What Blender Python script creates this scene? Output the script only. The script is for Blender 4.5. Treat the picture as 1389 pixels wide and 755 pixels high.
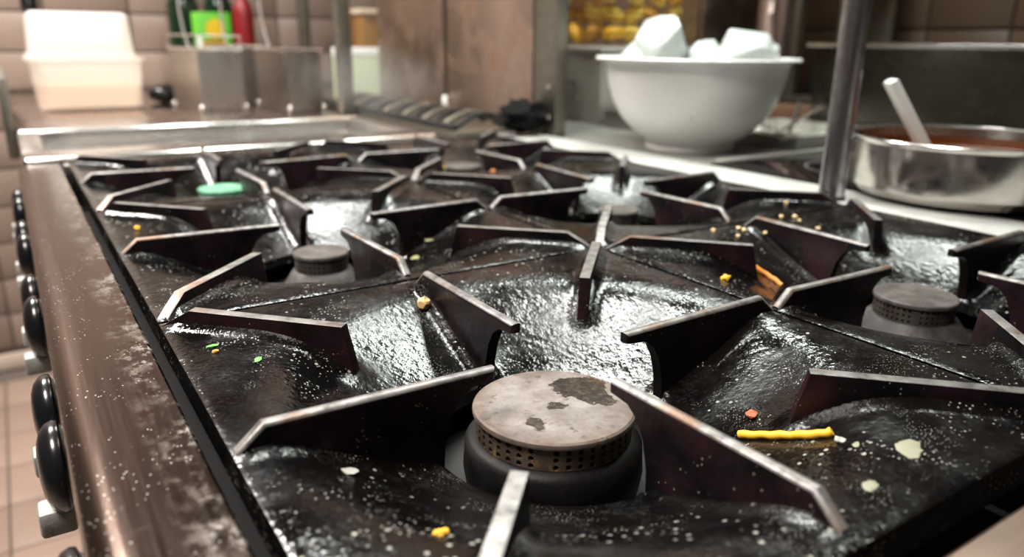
import bpy, bmesh, math, random
from mathutils import Vector, Matrix
random.seed(7)
for o in list(bpy.data.objects): bpy.data.objects.remove(o)
SC = bpy.context.scene
COL = SC.collection
Z0 = 0.90                      # height of the cooking surface
B = 0.36396                    # grate pitch along the range
A = 0.35                       # grate pitch across the range

# ------------------------------------------------------------------ camera
cam = bpy.data.cameras.new('camera')
camo = bpy.data.objects.new('camera', cam); COL.objects.link(camo)
camo.location = (-0.05495, -0.11969, Z0 + 0.16768)
camo.rotation_mode = 'XYZ'
camo.matrix_world = Matrix.Translation(camo.location) @ Matrix.Rotation(-0.57973, 4, 'Z') @ Matrix.Rotation(1.26579, 4, 'X') @ Matrix.Rotation(0.01092, 4, 'Z')
cam.sensor_fit = 'HORIZONTAL'; cam.sensor_width = 36.0
cam.lens = 1026.3 * 36.0 / 1389.0
cam.clip_start = 0.01
cam.dof.use_dof = True; cam.dof.focus_distance = 0.43; cam.dof.aperture_fstop = 5.4
SC.camera = camo

# ------------------------------------------------------------------ world and lights
w = bpy.data.worlds.new('world'); SC.world = w; w.use_nodes = True
w.node_tree.nodes['Background'].inputs[0].default_value = (1.0, 0.87, 0.78, 1)
w.node_tree.nodes['Background'].inputs[1].default_value = 0.05

def area(name, loc, rot, sx, sy, power, color):
    l = bpy.data.lights.new(name, 'AREA'); l.shape = 'RECTANGLE'; l.size = sx; l.size_y = sy
    l.energy = power; l.color = color
    o = bpy.data.objects.new(name, l); COL.objects.link(o); o.location = loc; o.rotation_euler = rot
    return o
area('hood_lamp_front_offscreen', (0.38, 0.86, 1.985), (0, 0, 0), 0.12, 0.90, 27, (0.98, 1.0, 0.96))
area('hood_lamp_rear_offscreen', (0.98, 0.72, 1.985), (0, 0, 0), 0.12, 0.90, 26, (0.93, 1.0, 0.93))
area('ceiling_lamp_far_offscreen', (-0.55, 2.05, 2.585), (0, 0, 0), 0.6, 0.6, 155, (1.0, 0.95, 0.90))
area('ceiling_lamp_aisle_offscreen', (-0.75, 0.25, 2.585), (0, 0, 0), 0.6, 0.6, 105, (1.0, 0.94, 0.88))

SC.view_settings.view_transform = 'Standard'
SC.view_settings.look = 'None'
SC.view_settings.gamma = 1.0
SC.view_settings.use_curve_mapping = False
SC.view_settings.exposure = -0.55

# ------------------------------------------------------------------ mesh helpers
class MB:
    def __init__(s): s.bm = bmesh.new()
    def box(s, x0, x1, y0, y1, z0, z1, bev=0.0, mi=0, seg=2):
        b = bmesh.new()
        vs = [b.verts.new(p) for p in ((x0,y0,z0),(x1,y0,z0),(x1,y1,z0),(x0,y1,z0),(x0,y0,z1),(x1,y0,z1),(x1,y1,z1),(x0,y1,z1))]
        for f in ((3,2,1,0),(4,5,6,7),(0,1,5,4),(1,2,6,5),(2,3,7,6),(3,0,4,7)): b.faces.new([vs[i] for i in f]).material_index = mi
        if bev: bmesh.ops.bevel(b, geom=b.edges[:], offset=bev, segments=seg, profile=0.5, affect='EDGES')
        s.join(b); return s
    def join(s, b, M=None, mi=None):
        if M is not None: b.transform(M)
        if mi is not None:
            for f in b.faces: f.material_index = mi
        m = bpy.data.meshes.new('tmp'); b.to_mesh(m); b.free(); s.bm.from_mesh(m); bpy.data.meshes.remove(m)
    def lathe(s, prof, n=48, mi=0, c=(0,0,0), closed=False, mis=None):
        rows = []
        for r, z in prof:
            if r < 1e-6: rows.append([s.bm.verts.new((c[0], c[1], c[2]+z))])
            else: rows.append([s.bm.verts.new((c[0]+r*math.cos(2*math.pi*k/n), c[1]+r*math.sin(2*math.pi*k/n), c[2]+z)) for k in range(n)])
        pr = list(zip(rows, rows[1:])) + ([(rows[-1], rows[0])] if closed else [])
        for i, (a, b) in enumerate(pr):
            m = mis[i] if mis else mi
            for k in range(n):
                k2 = (k+1) % n
                if len(a) == 1 and len(b) == 1: continue
                if len(a) == 1: f = s.bm.faces.new((a[0], b[k2], b[k]))
                elif len(b) == 1: f = s.bm.faces.new((a[k], a[k2], b[0]))
                else: f = s.bm.faces.new((a[k], a[k2], b[k2], b[k]))
                f.material_index = m
        return s
    def tube(s, pts, r, n=8, mi=0, cap=True, loop=False):
        pts = [Vector(p) for p in pts]; rows = []; prev = None; N = len(pts)
        for i, p in enumerate(pts):
            if loop: d = pts[(i+1) % N] - pts[i-1]
            else: d = pts[min(i+1, N-1)] - pts[max(i-1, 0)]
            d.normalize()
            if prev is None:
                u = d.orthogonal().normalized()
            else:
                u = (prev - d*prev.dot(d)).normalized()
            prev = u; v = d.cross(u)
            rr = r[i] if isinstance(r, (list, tuple)) else r
            rows.append([s.bm.verts.new(p + u*rr*math.cos(2*math.pi*k/n) + v*rr*math.sin(2*math.pi*k/n)) for k in range(n)])
        pr = list(zip(rows, rows[1:])) + ([(rows[-1], rows[0])] if loop else [])
        for a, b in pr:
            for k in range(n):
                s.bm.faces.new((a[k], a[(k+1)%n], b[(k+1)%n], b[k])).material_index = mi
        if cap and not loop:
            s.bm.faces.new(rows[0][::-1]).material_index = mi; s.bm.faces.new(rows[-1]).material_index = mi
        return s
    def prism(s, poly, t0, t1, axis, bev=0.0, mi=0, seg=2):
        """poly: (a,b) points; axis 'y': (x,z) extruded along y; 'x': (y,z) along x; 'z': (x,y) along z"""
        b = bmesh.new()
        def P(a, c, t): return {'y': (a, t, c), 'x': (t, a, c), 'z': (a, c, t)}[axis]
        v0 = [b.verts.new(P(a, c, t0)) for a, c in poly]; v1 = [b.verts.new(P(a, c, t1)) for a, c in poly]
        b.faces.new(v0); b.faces.new(v1[::-1]); n = len(poly)
        for i in range(n): b.faces.new((v0[i], v0[(i+1)%n], v1[(i+1)%n], v1[i]))
        bmesh.ops.recalc_face_normals(b, faces=b.faces[:])
        if bev: bmesh.ops.bevel(b, geom=b.edges[:], offset=bev, segments=seg, profile=0.5, affect='EDGES', clamp_overlap=True)
        s.join(b, mi=mi); return s
    def mesh(s, name, mats, angle=35, recalc=True):
        if recalc: bmesh.ops.recalc_face_normals(s.bm, faces=s.bm.faces[:])
        m = bpy.data.meshes.new(name); s.bm.to_mesh(m); s.bm.free()
        for mt in (mats if isinstance(mats, (list, tuple)) else [mats]): m.materials.append(mt)
        for p in m.polygons: p.use_smooth = True
        m.set_sharp_from_angle(angle=math.radians(angle))
        return m
    def obj(s, name, mats, parent=None, loc=(0,0,0), rot=(0,0,0), angle=35, recalc=True):
        return link(name, s.mesh(name, mats, angle, recalc), parent, loc, rot)
def link(name, mesh, parent=None, loc=(0,0,0), rot=(0,0,0)):
    o = bpy.data.objects.new(name, mesh); COL.objects.link(o); o.parent = parent; o.location = loc; o.rotation_euler = rot
    return o
def tag(o, label, cat, group=None):
    o['label'] = label; o['category'] = cat
    if group: o['group'] = group
    return o
def thing(name, label, cat, loc=(0,0,0), rot=(0,0,0), group=None):
    return tag(link(name, None, None, loc, rot), label, cat, group)
def struct(o, label=None, cat=None):
    o['kind'] = 'structure'
    if label: o['label'] = label
    if cat: o['category'] = cat
    return o
def copy_thing(root, loc, label=None, rot=None):
    r = root.copy(); COL.objects.link(r); r.location = loc
    if rot is not None: r.rotation_euler = rot
    if label: r['label'] = label
    for ch in root.children:
        c = ch.copy(); COL.objects.link(c); c.parent = r
        for g in ch.children:
            d = g.copy(); COL.objects.link(d); d.parent = c
    return r

def cut(o, x0, x1, y0, y1, z0, z1, M4=None):
    """cut a box-shaped recess (in o's own coordinates) out of mesh object o"""
    m = MB().box(x0, x1, y0, y1, z0, z1)
    if M4 is not None: m.bm.transform(M4)
    c = m.obj('cutter', []); md = o.modifiers.new('cut', 'BOOLEAN'); md.operation = 'DIFFERENCE'; md.solver = 'EXACT'; md.object = c
    c.matrix_world = Matrix.Identity(4); pa, loc = o.parent, o.location.copy(); o.parent = None; o.location = (0, 0, 0)
    bpy.context.view_layer.update()
    me = bpy.data.meshes.new_from_object(o.evaluated_get(bpy.context.evaluated_depsgraph_get()))
    o.modifiers.clear(); o.data = me; o.parent = pa; o.location = loc
    bpy.data.objects.remove(c)
# ------------------------------------------------------------------ materials
class NT:
    def __init__(s, name):
        s.m = bpy.data.materials.new(name); s.m.use_nodes = True; s.t = s.m.node_tree
        s.b = s.t.nodes['Principled BSDF']
        g = s.t.nodes.new('ShaderNodeNewGeometry'); s.pos = g.outputs['Position']
    def n(s, ty, **k):
        o = s.t.nodes.new(ty)
        for a, v in k.items():
            if a.startswith('i_'):
                key = a[2:]; key = int(key) if key.isdigit() else key.replace('_', ' ')
                s.put(o.inputs[key], v)
            else: setattr(o, a, v)
        return o
    def put(s, inp, v):
        if isinstance(v, bpy.types.NodeSocket): s.t.links.new(v, inp)
        else: inp.default_value = v
    def noise(s, scale, detail=4, rough=0.55, vec=None, dist=0.0):
        return s.n('ShaderNodeTexNoise', i_Vector=vec or s.pos, i_Scale=scale, i_Detail=detail, i_Roughness=rough, i_Distortion=dist).outputs[0]
    def voro(s, scale, vec=None, rnd=1.0):
        return s.n('ShaderNodeTexVoronoi', i_Vector=vec or s.pos, i_Scale=scale, i_Randomness=rnd).outputs['Distance']
    def ramp(s, v, pts):
        o = s.n('ShaderNodeValToRGB'); e = o.color_ramp.elements
        while len(e) < len(pts): e.new(0.5)
        for i, (p, c) in enumerate(pts):
            e[i].position = p; e[i].color = (c, c, c, 1) if isinstance(c, (int, float)) else (*c, 1)
        s.put(o.inputs[0], v); return o.outputs[0]
    def mix(s, f, a, b):
        o = s.n('ShaderNodeMix', data_type='RGBA')
        s.put(o.inputs[0], f)
        s.put(o.inputs[6], a if not isinstance(a, tuple) else (*a, 1)); s.put(o.inputs[7], b if not isinstance(b, tuple) else (*b, 1))
        return o.outputs[2]
    def math(s, op, a, b=0.0):
        o = s.n('ShaderNodeMath', operation=op); s.put(o.inputs[0], a); s.put(o.inputs[1], b); return o.outputs[0]
    def scaled(s, sc):
        o = s.n('ShaderNodeMapping', i_Vector=s.pos); o.inputs['Scale'].default_value = sc; return o.outputs[0]
    def set(s, **k):
        for a, v in k.items():
            key = a.replace('_', ' ')
            if isinstance(v, tuple) and len(v) == 3 and s.b.inputs[key].type == 'RGBA': v = (*v, 1)
            s.put(s.b.inputs[key], v)
        return s
    def bump(s, hgt, strength=0.3, dist=0.001):
        o = s.n('ShaderNodeBump', i_Height=hgt, i_Strength=strength, i_Distance=dist); s.put(s.b.inputs['Normal'], o.outputs[0]); return s
def simple(name, col, rough=0.5, metal=0.0, **k):
    t = NT(name); t.set(Base_Color=col, Roughness=rough, Metallic=metal, **k); return t.m

def mk_iron():
    t = NT('greasy_cast_iron')
    big = t.noise(9, 5, 0.6); mid = t.noise(55, 4, 0.6); fine = t.noise(520, 3, 0.6)
    base = t.mix(t.ramp(big, [(0.42, 0.0), (0.72, 1.0)]), (0.0012, 0.0012, 0.0015), (0.0055, 0.0040, 0.0032))
    # dried grease haze in blotches
    hz = t.math('MULTIPLY', t.ramp(t.noise(20, 6, 0.72), [(0.53, 0), (0.70, 1)]), t.ramp(fine, [(0.44, 0), (0.60, 1)]))
    base = t.mix(t.math('MULTIPLY', hz, 0.12), base, (0.22, 0.22, 0.22))
    # salt-like specks of three sizes
    sp0 = t.math('MULTIPLY', t.ramp(t.voro(780), [(0.0, 1), (0.15, 1), (0.22, 0)]), t.ramp(t.noise(28, 4, 0.6), [(0.54, 0), (0.63, 1)]))
    sp1 = t.math('MULTIPLY', t.ramp(t.voro(380), [(0.0, 1), (0.16, 1), (0.22, 0)]), t.ramp(t.noise(33, 3), [(0.54, 0), (0.61, 1)]))
    sp2 = t.math('MULTIPLY', t.ramp(t.voro(150), [(0.0, 1), (0.13, 1), (0.18, 0)]), t.ramp(t.noise(17, 3, 0.5, t.scaled((1, 1.3, 1))), [(0.53, 0), (0.60, 1)]))
    sp = t.math('MAXIMUM', sp0, t.math('MAXIMUM', sp1, sp2))
    base = t.mix(t.math('MULTIPLY', sp, 0.6), base, (0.50, 0.48, 0.41))
    t.set(Base_Color=base, Specular_IOR_Level=0.50)
    r = t.ramp(t.noise(26, 6, 0.65), [(0.36, 0.07), (0.66, 0.30)])
    t.put(t.b.inputs['Roughness'], t.math('ADD', r, t.math('MULTIPLY', sp, 0.3)))
    hgt = t.math('ADD', t.math('ADD', t.math('MULTIPLY', t.noise(240, 3, 0.55), 0.6), t.math('MULTIPLY', t.noise(620, 2, 0.5), 0.22)), t.math('ADD', t.math('ADD', t.math('MULTIPLY', mid, 1.3), t.math('MULTIPLY', t.noise(120, 3, 0.6), 1.25)), t.math('MULTIPLY', sp, 0.35)))
    t.bump(hgt, 0.38, 0.0009); return t.m
def mk_fin():
    t = NT('fin_iron')
    z = t.n('ShaderNodeSeparateXYZ', i_0=t.pos).outputs[2]
    base = t.mix(t.ramp(t.noise(24, 4), [(0.42, 0), (0.68, 1)]), (0.0025, 0.0022, 0.0025), (0.020, 0.006, 0.009))
    base = t.mix(t.math('MULTIPLY', t.ramp(t.voro(330), [(0, 1), (0.10, 1), (0.15, 0)]), t.ramp(t.noise(50, 2), [(0.56, 0), (0.62, 1)])), base, (0.3, 0.28, 0.25))
    t.set(Base_Color=base, Roughness=t.ramp(t.noise(60, 4), [(0.3, 0.28), (0.7, 0.5)]), Specular_IOR_Level=0.24)
    t.bump(t.noise(260, 3), 0.35, 0.0008); return t.m
def mk_worn():
    t = NT('worn_fin_edge')
    base = t.mix(t.ramp(t.noise(90, 5, 0.65), [(0.30, 0), (0.58, 1)]), (0.055, 0.048, 0.044), (0.25, 0.235, 0.225))
    base = t.mix(t.ramp(t.noise(30, 3), [(0.55, 0), (0.66, 0.8)]), base, (0.17, 0.09, 0.05))
    t.set(Base_Color=base, Roughness=0.42, Metallic=0.45); t.bump(t.noise(300, 3), 0.3, 0.0006); return t.m
def mk_cap(name, c1, c2, c3, patches=True):
    t = NT(name)
    base = t.mix(t.ramp(t.noise(45, 6, 0.65), [(0.35, 0), (0.65, 1)]), c1, c2)
    base = t.mix(t.ramp(t.noise(110, 4, 0.6, t.scaled((1, 1.7, 1))), [(0.58, 0), (0.68, 0.8)]), base, c3)
    if patches:
        ob = t.n('ShaderNodeTexCoord').outputs['Object']
        wob = t.math('MULTIPLY', t.math('SUBTRACT', t.noise(75, 5, 0.65), 0.5), 0.022)
        ps = None
        for cx, cy, sx, sy, rr in ((0.0235, 0.0110, 0.75, 1.20, 0.0135), (0.0250, -0.0030, 1.1, 0.8, 0.0110), (-0.0010, -0.0035, 1, 1, 0.0050), (-0.0215, -0.0145, 1.0, 0.62, 0.0058)):
            d = t.n('ShaderNodeVectorMath', operation='SUBTRACT'); t.put(d.inputs[0], ob); d.inputs[1].default_value = (cx, cy, 0.0488)
            q = t.n('ShaderNodeVectorMath', operation='MULTIPLY'); t.put(q.inputs[0], d.outputs[0]); q.inputs[1].default_value = (sx, sy, 0.2)
            ln = t.n('ShaderNodeVectorMath', operation='LENGTH'); t.put(ln.inputs[0], q.outputs[0])
            k = t.ramp(t.math('MULTIPLY', t.math('SUBTRACT', rr, t.math('ADD', ln.outputs['Value'], wob)), 600.0), [(0.2, 0), (0.7, 1)])
            ps = k if ps is None else t.math('MAXIMUM', ps, k)
        base = t.mix(t.math('MULTIPLY', ps, 0.95), base, t.mix(t.ramp(t.noise(240, 3), [(0.45, 0), (0.65, 1)]), (0.012, 0.009, 0.007), (0.06, 0.042, 0.025)))
        t.put(t.b.inputs['Roughness'], t.math('SUBTRACT', 0.55, t.math('MULTIPLY', ps, 0.3)))
        ln = t.n('ShaderNodeVectorMath', operation='LENGTH'); t.put(ln.inputs[0], ob)
        rimv = t.ramp(t.math('MULTIPLY', t.math('SUBTRACT', ln.outputs['Value'], 0.058), 110.0), [(0.0, 0), (0.9, 0.85)])
        base = t.mix(t.math('MULTIPLY', rimv, t.ramp(t.noise(60, 4), [(0.35, 0.3), (0.6, 1)])), base, (0.085, 0.042, 0.022))
        grit = t.math('MULTIPLY', t.ramp(t.noise(260, 3, 0.6), [(0.56, 0), (0.66, 0.8)]), t.ramp(t.noise(40, 4), [(0.48, 0), (0.62, 1)]))
        base = t.mix(grit, base, (0.03, 0.022, 0.018))
    else: t.set(Roughness=0.5, Specular_IOR_Level=0.22)
    t.set(Base_Color=base, Metallic=0.15); t.bump(t.noise(330, 4), 0.35, 0.0006); return t.m
def mk_steel(name, col=(0.55, 0.52, 0.49), rough=0.28, brush=(2, 90, 2), dirt=0.25, dirtcol=(0.09, 0.06, 0.045), ds=7):
    t = NT(name)
    br = t.noise(6, 4, 0.6, t.scaled(brush))
    d = t.ramp(t.noise(ds, 5, 0.65), [(0.45, 0), (0.75, 1)])
    base = t.mix(t.math('MULTIPLY', d, dirt), col, dirtcol)
    t.set(Base_Color=base, Metallic=1.0)
    t.put(t.b.inputs['Roughness'], t.math('ADD', t.math('MULTIPLY', br, 0.18), t.math('ADD', t.math('MULTIPLY', d, dirt*0.5), rough-0.09)))
    return t.m
def mk_rail():
    t = NT('scratched_rail_steel')
    br = t.noise(8, 4, 0.6, t.scaled((60, 2, 30)))
    xyz = t.n('ShaderNodeSeparateXYZ', i_0=t.pos)
    near = t.ramp(t.math('MULTIPLY', t.math('ADD', xyz.outputs[0], 0.06), 18.0), [(0.55, 0), (0.92, 1)])
    # dried residue smeared along the inner edge, patchy and streaked across
    blot = t.ramp(t.noise(30, 4, 0.6, t.scaled((1.5, 0.6, 1))), [(0.42, 0), (0.62, 1)])
    strk = t.ramp(t.noise(120, 6, 0.72, t.scaled((1.0, 0.8, 1))), [(0.46, 0), (0.56, 1)])
    res = t.math('MULTIPLY', t.math('MULTIPLY', near, blot), strk)
    scr = t.math('MULTIPLY', t.ramp(t.noise(420, 2, 0.5, t.scaled((0.10, 1.5, 1))), [(0.70, 0), (0.76, 0.35)]), t.ramp(t.noise(25, 2), [(0.52, 0), (0.64, 1)]))
    spk = t.math('MULTIPLY', t.ramp(t.voro(330), [(0, 1), (0.11, 1), (0.16, 0)]), t.ramp(t.noise(30, 2), [(0.48, 0), (0.56, 1)]))
    m = t.math('MAXIMUM', t.math('MULTIPLY', res, 0.8), t.math('MAXIMUM', scr, t.math('MULTIPLY', spk, 0.8)))
    t.set(Base_Color=t.mix(m, (0.155, 0.112, 0.092), (0.46, 0.45, 0.41)), Metallic=t.math('SUBTRACT', 1.0, t.math('MULTIPLY', m, 0.8)))
    t.put(t.b.inputs['Roughness'], t.math('ADD', t.math('ADD', 0.11, t.math('MULTIPLY', br, 0.16)), t.math('MULTIPLY', m, 0.35)))
    t.bump(t.noise(40, 3, 0.6, t.scaled((12, 0.6, 5))), 0.05, 0.001); return t.m
def mk_tile(name, c1, c2, rough=0.3):
    t = NT(name)
    oi = t.n('ShaderNodeObjectInfo').outputs['Random']
    base = t.mix(oi, c1, c2)
    base = t.mix(t.ramp(t.noise(5, 4), [(0.5, 0), (0.8, 0.35)]), base, tuple(0.6*c for c in c1))
    t.set(Base_Color=base, Roughness=rough); return t.m
M = {}
M['iron'] = mk_iron(); M['fin'] = mk_fin(); M['worn'] = mk_worn()
M['capA'] = mk_cap('rust_grey_cap', (0.105, 0.080, 0.068), (0.225, 0.200, 0.182), (0.085, 0.040, 0.022))
M['capB'] = mk_cap('dark_grey_cap', (0.06, 0.052, 0.047), (0.14, 0.125, 0.115), (0.05, 0.035, 0.025), False)
M['ring'] = mk_cap('heat_stained_ring', (0.045, 0.028, 0.022), (0.11, 0.078, 0.056), (0.22, 0.13, 0.035), False)
M['ringB'] = mk_cap('sooty_ring', (0.03, 0.025, 0.022), (0.075, 0.065, 0.058), (0.10, 0.07, 0.04), False)
M['green'] = mk_cap('verdigris_cap', (0.07, 0.22, 0.13), (0.19, 0.42, 0.27), (0.14, 0.11, 0.06), False)
M['head'] = mk_cap('burner_head_iron', (0.003, 0.0026, 0.0028), (0.008, 0.007, 0.0075), (0.014, 0.007, 0.005), False)
M['headB'] = mk_cap('burner_head_grey', (0.03, 0.027, 0.025), (0.085, 0.078, 0.073), (0.05, 0.035, 0.03), False)
M['soot'] = simple('sooty_black', (0.010, 0.009, 0.0085), 0.6)
M['rail'] = mk_rail()
M['steel'] = mk_steel('brushed_steel')
M['steel_bright'] = mk_steel('bright_steel', (0.72, 0.70, 0.67), 0.22, (2, 40, 2), 0.12)
M['steel_dirty'] = mk_steel('grease_browned_steel', (0.50, 0.385, 0.33), 0.34, (4, 60, 1.5), 0.85, (0.20, 0.095, 0.035), 10)
M['steel_dark'] = mk_steel('olive_steel', (0.26, 0.24, 0.20), 0.42, (30, 30, 2), 0.5, (0.05, 0.04, 0.03), 12)
M['steel_black'] = mk_steel('dark_reflective_steel', (0.13, 0.115, 0.10), 0.24, (3, 3, 40), 0.4, (0.05, 0.035, 0.02), 8)
M['pole'] = mk_steel('pole_steel', (0.40, 0.37, 0.38), 0.30, (90, 90, 3), 0.55, (0.05, 0.045, 0.05), 40)
M['pan'] = mk_steel('pan_steel', (0.60, 0.56, 0.52), 0.20, (3, 3, 120), 0.25, (0.12, 0.08, 0.05), 14)
def mk_ledge(nm, c1, c2):
    t = NT(nm)
    b = t.mix(t.ramp(t.noise(18, 5, 0.65), [(0.45, 0), (0.75, 0.7)]), c1, c2)
    b = t.mix(t.math('MULTIPLY', t.ramp(t.voro(330), [(0, 1), (0.12, 1), (0.17, 0)]), t.ramp(t.noise(40, 2), [(0.5, 0), (0.58, 1)])), b, (0.25, 0.22, 0.18))
    t.set(Base_Color=b, Roughness=0.38); t.bump(t.noise(300, 3), 0.2, 0.0006); return t.m
M['ledge'] = mk_ledge('pale_enamel_ledge', (0.50, 0.50, 0.475), (0.28, 0.27, 0.24))
M['ledge_grey'] = mk_ledge('grimy_grey_ledge', (0.20, 0.195, 0.18), (0.11, 0.105, 0.085))
M['chrome'] = simple('chrome_wire', (0.85, 0.83, 0.81), 0.26, 1.0)
M['bakelite'] = simple('black_knob_plastic', (0.008, 0.008, 0.009), 0.22)
M['grip'] = mk_cap('worn_grip_metal', (0.30, 0.29, 0.27), (0.46, 0.45, 0.42), (0.2, 0.18, 0.16), False)
M['tile_wall'] = mk_tile('beige_wall_tile', (0.215, 0.158, 0.128), (0.265, 0.198, 0.160), 0.35)
M['tile_brown'] = mk_tile('brown_wall_tile', (0.085, 0.05, 0.032), (0.11, 0.066, 0.042), 0.4)
M['tile_floor'] = mk_tile('terracotta_beige_floor_tile', (0.25, 0.175, 0.138), (0.30, 0.212, 0.168), 0.45)
M['grout'] = simple('grout', (0.10, 0.075, 0.062), 0.9)
M['grout_dark'] = simple('dark_grout', (0.035, 0.022, 0.016), 0.9)
M['plaster'] = simple('ceiling_plaster', (0.42, 0.39, 0.36), 0.9)
def mk_bowl():
    t = NT('white_bowl_plastic')
    sp = t.math('MULTIPLY', t.ramp(t.voro(38), [(0, 1), (0.09, 1), (0.13, 0)]), t.ramp(t.noise(9, 2), [(0.50, 0), (0.54, 1)]))
    t.set(Base_Color=t.mix(t.math('MULTIPLY', sp, 0.7), (0.82, 0.81, 0.78), (0.62, 0.36, 0.14)), Roughness=0.32); return t.m
M['white_plastic'] = mk_bowl()
def mk_tub():
    t = NT('translucent_tub_plastic'); t.set(Base_Color=(0.90, 0.91, 0.92), Roughness=0.25)
    tr = t.n('ShaderNodeBsdfTransparent', i_Color=(1, 0.98, 0.95, 1)); tl = t.n('ShaderNodeBsdfTranslucent', i_Color=(0.90, 0.90, 0.90, 1))
    m1 = t.n('ShaderNodeMixShader', i_0=0.45, i_1=t.b.outputs[0], i_2=tl.outputs[0]); m2 = t.n('ShaderNodeMixShader', i_0=0.5, i_1=m1.outputs[0], i_2=tr.outputs[0])
    t.t.links.new(m2.outputs[0], t.t.nodes['Material Output'].inputs[0]); return t.m
M['tub'] = mk_tub()
M['tub_content'] = simple('yellow_fat', (0.85, 0.50, 0.12), 0.5)
M['glass_black'] = simple('black_hob_glass', (0.006, 0.005, 0.005), 0.06)
M['ring_print'] = simple('hob_ring_print', (0.22, 0.21, 0.20), 0.3)
M['counter'] = mk_steel('brown_tinted_counter', (0.46, 0.37, 0.33), 0.18, (3, 30, 3), 0.35, (0.10, 0.07, 0.06), 5)
M['sauce'] = simple('brown_sauce', (0.10, 0.028, 0.008), 0.25)
M['white_handle'] = simple('white_utensil_plastic', (0.85, 0.85, 0.80), 0.35)
M['satin'] = simple('satin_trim_steel', (0.55, 0.54, 0.49), 0.3, 0.5)
M['char'] = simple('charred_black', (0.003, 0.003, 0.003), 0.8, 0.0, Specular_IOR_Level=0.15)

# ------------------------------------------------------------------ room
g = MB().box(-2.2, 2.6, -1.8, 3.2, -0.05, -0.006)
floor = struct(g.obj('floor', M['grout']))
tm = MB().box(-0.098, 0.098, -0.098, 0.098, -0.008, 0.0, 0.0025).mesh('floor_tile', M['tile_floor'])
for i in range(6):
    for j in range(14):
        link('floor_tile', tm, floor, (-1.1 + 0.2*i, 0.1 + 0.2*j - 0.17, 0.0))
WY = 2.74
g = MB().box(-2.2, 2.6, WY+0.008, WY+0.16, 0, 2.7)
wall = struct(g.obj('wall_far', M['grout']))
TW, TH = 0.24, 0.1185
tm = MB().box(-TW/2+0.003, TW/2-0.003, 0, 0.012, -TH/2+0.003, TH/2-0.003, 0.002).mesh('wall_tile', M['tile_wall'])
for i in range(12):
    for j in range(15):
        link('wall_tile', tm, wall, (-1.0 + TW*i, WY, 0.13 + TH*j))
struct(MB().box(-2.2, -0.06, WY-0.008, WY+0.004, 0.0, 0.055, 0.002).obj('baseboard_far', simple('pale_skirting', (0.62, 0.50, 0.42), 0.4)))
WX = 1.95
g = MB().box(WX+0.008, WX+0.16, -1.8, WY, 0, 2.7)
wallr = struct(g.obj('wall_right', M['grout_dark']))
tm = MB().box(0, 0.012, -0.098, 0.098, -0.098, 0.098, 0.002).mesh('wall_tile_brown', M['tile_brown'])
for i in range(15):
    for j in range(8):
        link('wall_tile', tm, wallr, (WX, -0.3 + 0.202*i, 0.60 + 0.202*j))
struct(MB().box(-2.2, 2.6, -1.8, 3.2, 2.7, 2.8).obj('ceiling', M['plaster']))

# ------------------------------------------------------------------ range body
rg = thing('gas_range', 'stainless steel six-burner gas range with black knobs along its front rail', 'stove')
MB().box(-0.030, 0.775, -0.05, 1.12, 0.10, Z0-0.075, 0.004).obj('cabinet', M['steel_dark'], rg)
MB().box(-0.004, 0.704, -0.004, 1.098, Z0-0.074, Z0-0.066).obj('drip_tray', M['soot'], rg)
for x in (0.01, 0.73):
    for y in (0.0, 1.06):
        MB().lathe([(0.0, 0.0), (0.025, 0.0), (0.025, 0.02), (0.017, 0.025), (0.017, 0.10), (0, 0.10)], 20, c=(x, y, 0)).obj('foot', M['steel'], rg)
# front rail: rolled bull-nose profile along y
prof = [(-0.0075, -0.014), (-0.0075, -0.0045), (-0.009, -0.003), (-0.040, -0.003)]
for k in range(7):
    a = math.pi/2 + k*math.pi/2/6
    prof.append((-0.045 + 0.0125*math.cos(a), -0.0155 + 0.0125*math.sin(a)))
prof += [(-0.0575, -0.026), (-0.054, -0.029), (-0.050, -0.029), (-0.050, -0.034), (-0.012, -0.034), (-0.012, -0.014)]
MB().prism([(x, Z0+z) for x, z in prof], -0.062, 1.115, 'y', 0.0).obj('front_rail', M['rail'], rg, angle=25)
MB().box(-0.0105, -0.0045, -0.012, 1.115, Z0-0.075, Z0-0.034).obj('inner_wall', M['soot'], rg)
MB().box(-0.046, -0.0405, -0.05, 1.115, Z0-0.135, Z0-0.034, 0.001).obj('front_panel', M['steel_dark'], rg)
MB().box(-0.0405, -0.030, -0.05, 1.115, Z0-0.135, Z0-0.034).obj('panel_backing', M['soot'], rg)
# near end rail
prof = [(-0.0125, -0.016), (-0.0125, -0.0085), (-0.0145, -0.0065), (-0.045, -0.0065), (-0.052, -0.010), (-0.055, -0.017), (-0.055, -0.030), (-0.0125, -0.030)]
MB().prism([(y, Z0+z) for y, z in prof], -0.0075, 0.785, 'x', 0.0006).obj('end_rail', mk_steel('end_rail_steel', (0.22, 0.155, 0.125), 0.35, (2, 60, 2), 0.3), rg)
MB().box(-0.004, 0.704, -0.0135, -0.0105, Z0-0.075, Z0-0.030).obj('end_wall', M['soot'], rg)
# rear ledge in two lengths with a joint
MB().box(0.7035, 0.782, -0.05, 0.672, Z0-0.02, Z0-0.001, 0.002).obj('rear_ledge', M['ledge'], rg)
MB().box(0.7035, 0.782, 0.675, 1.115, Z0-0.02, Z0-0.001, 0.002).obj('rear_ledge', M['ledge'], rg)
MB().box(0.7825, 0.8145, -0.05, 1.02, Z0-0.05, Z0-0.0042, 0.002).obj('rear_filler', M['ledge_grey'], rg)
MB().box(0.7035, 0.775, -0.045, 1.11, Z0-0.076, Z0-0.0205).obj('rear_wall', M['soot'], rg)
MB().box(-0.004, 0.7, 1.0965, 1.115, Z0-0.075, Z0-0.004, 0.002).obj('far_wall', M['steel'], rg)

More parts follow.
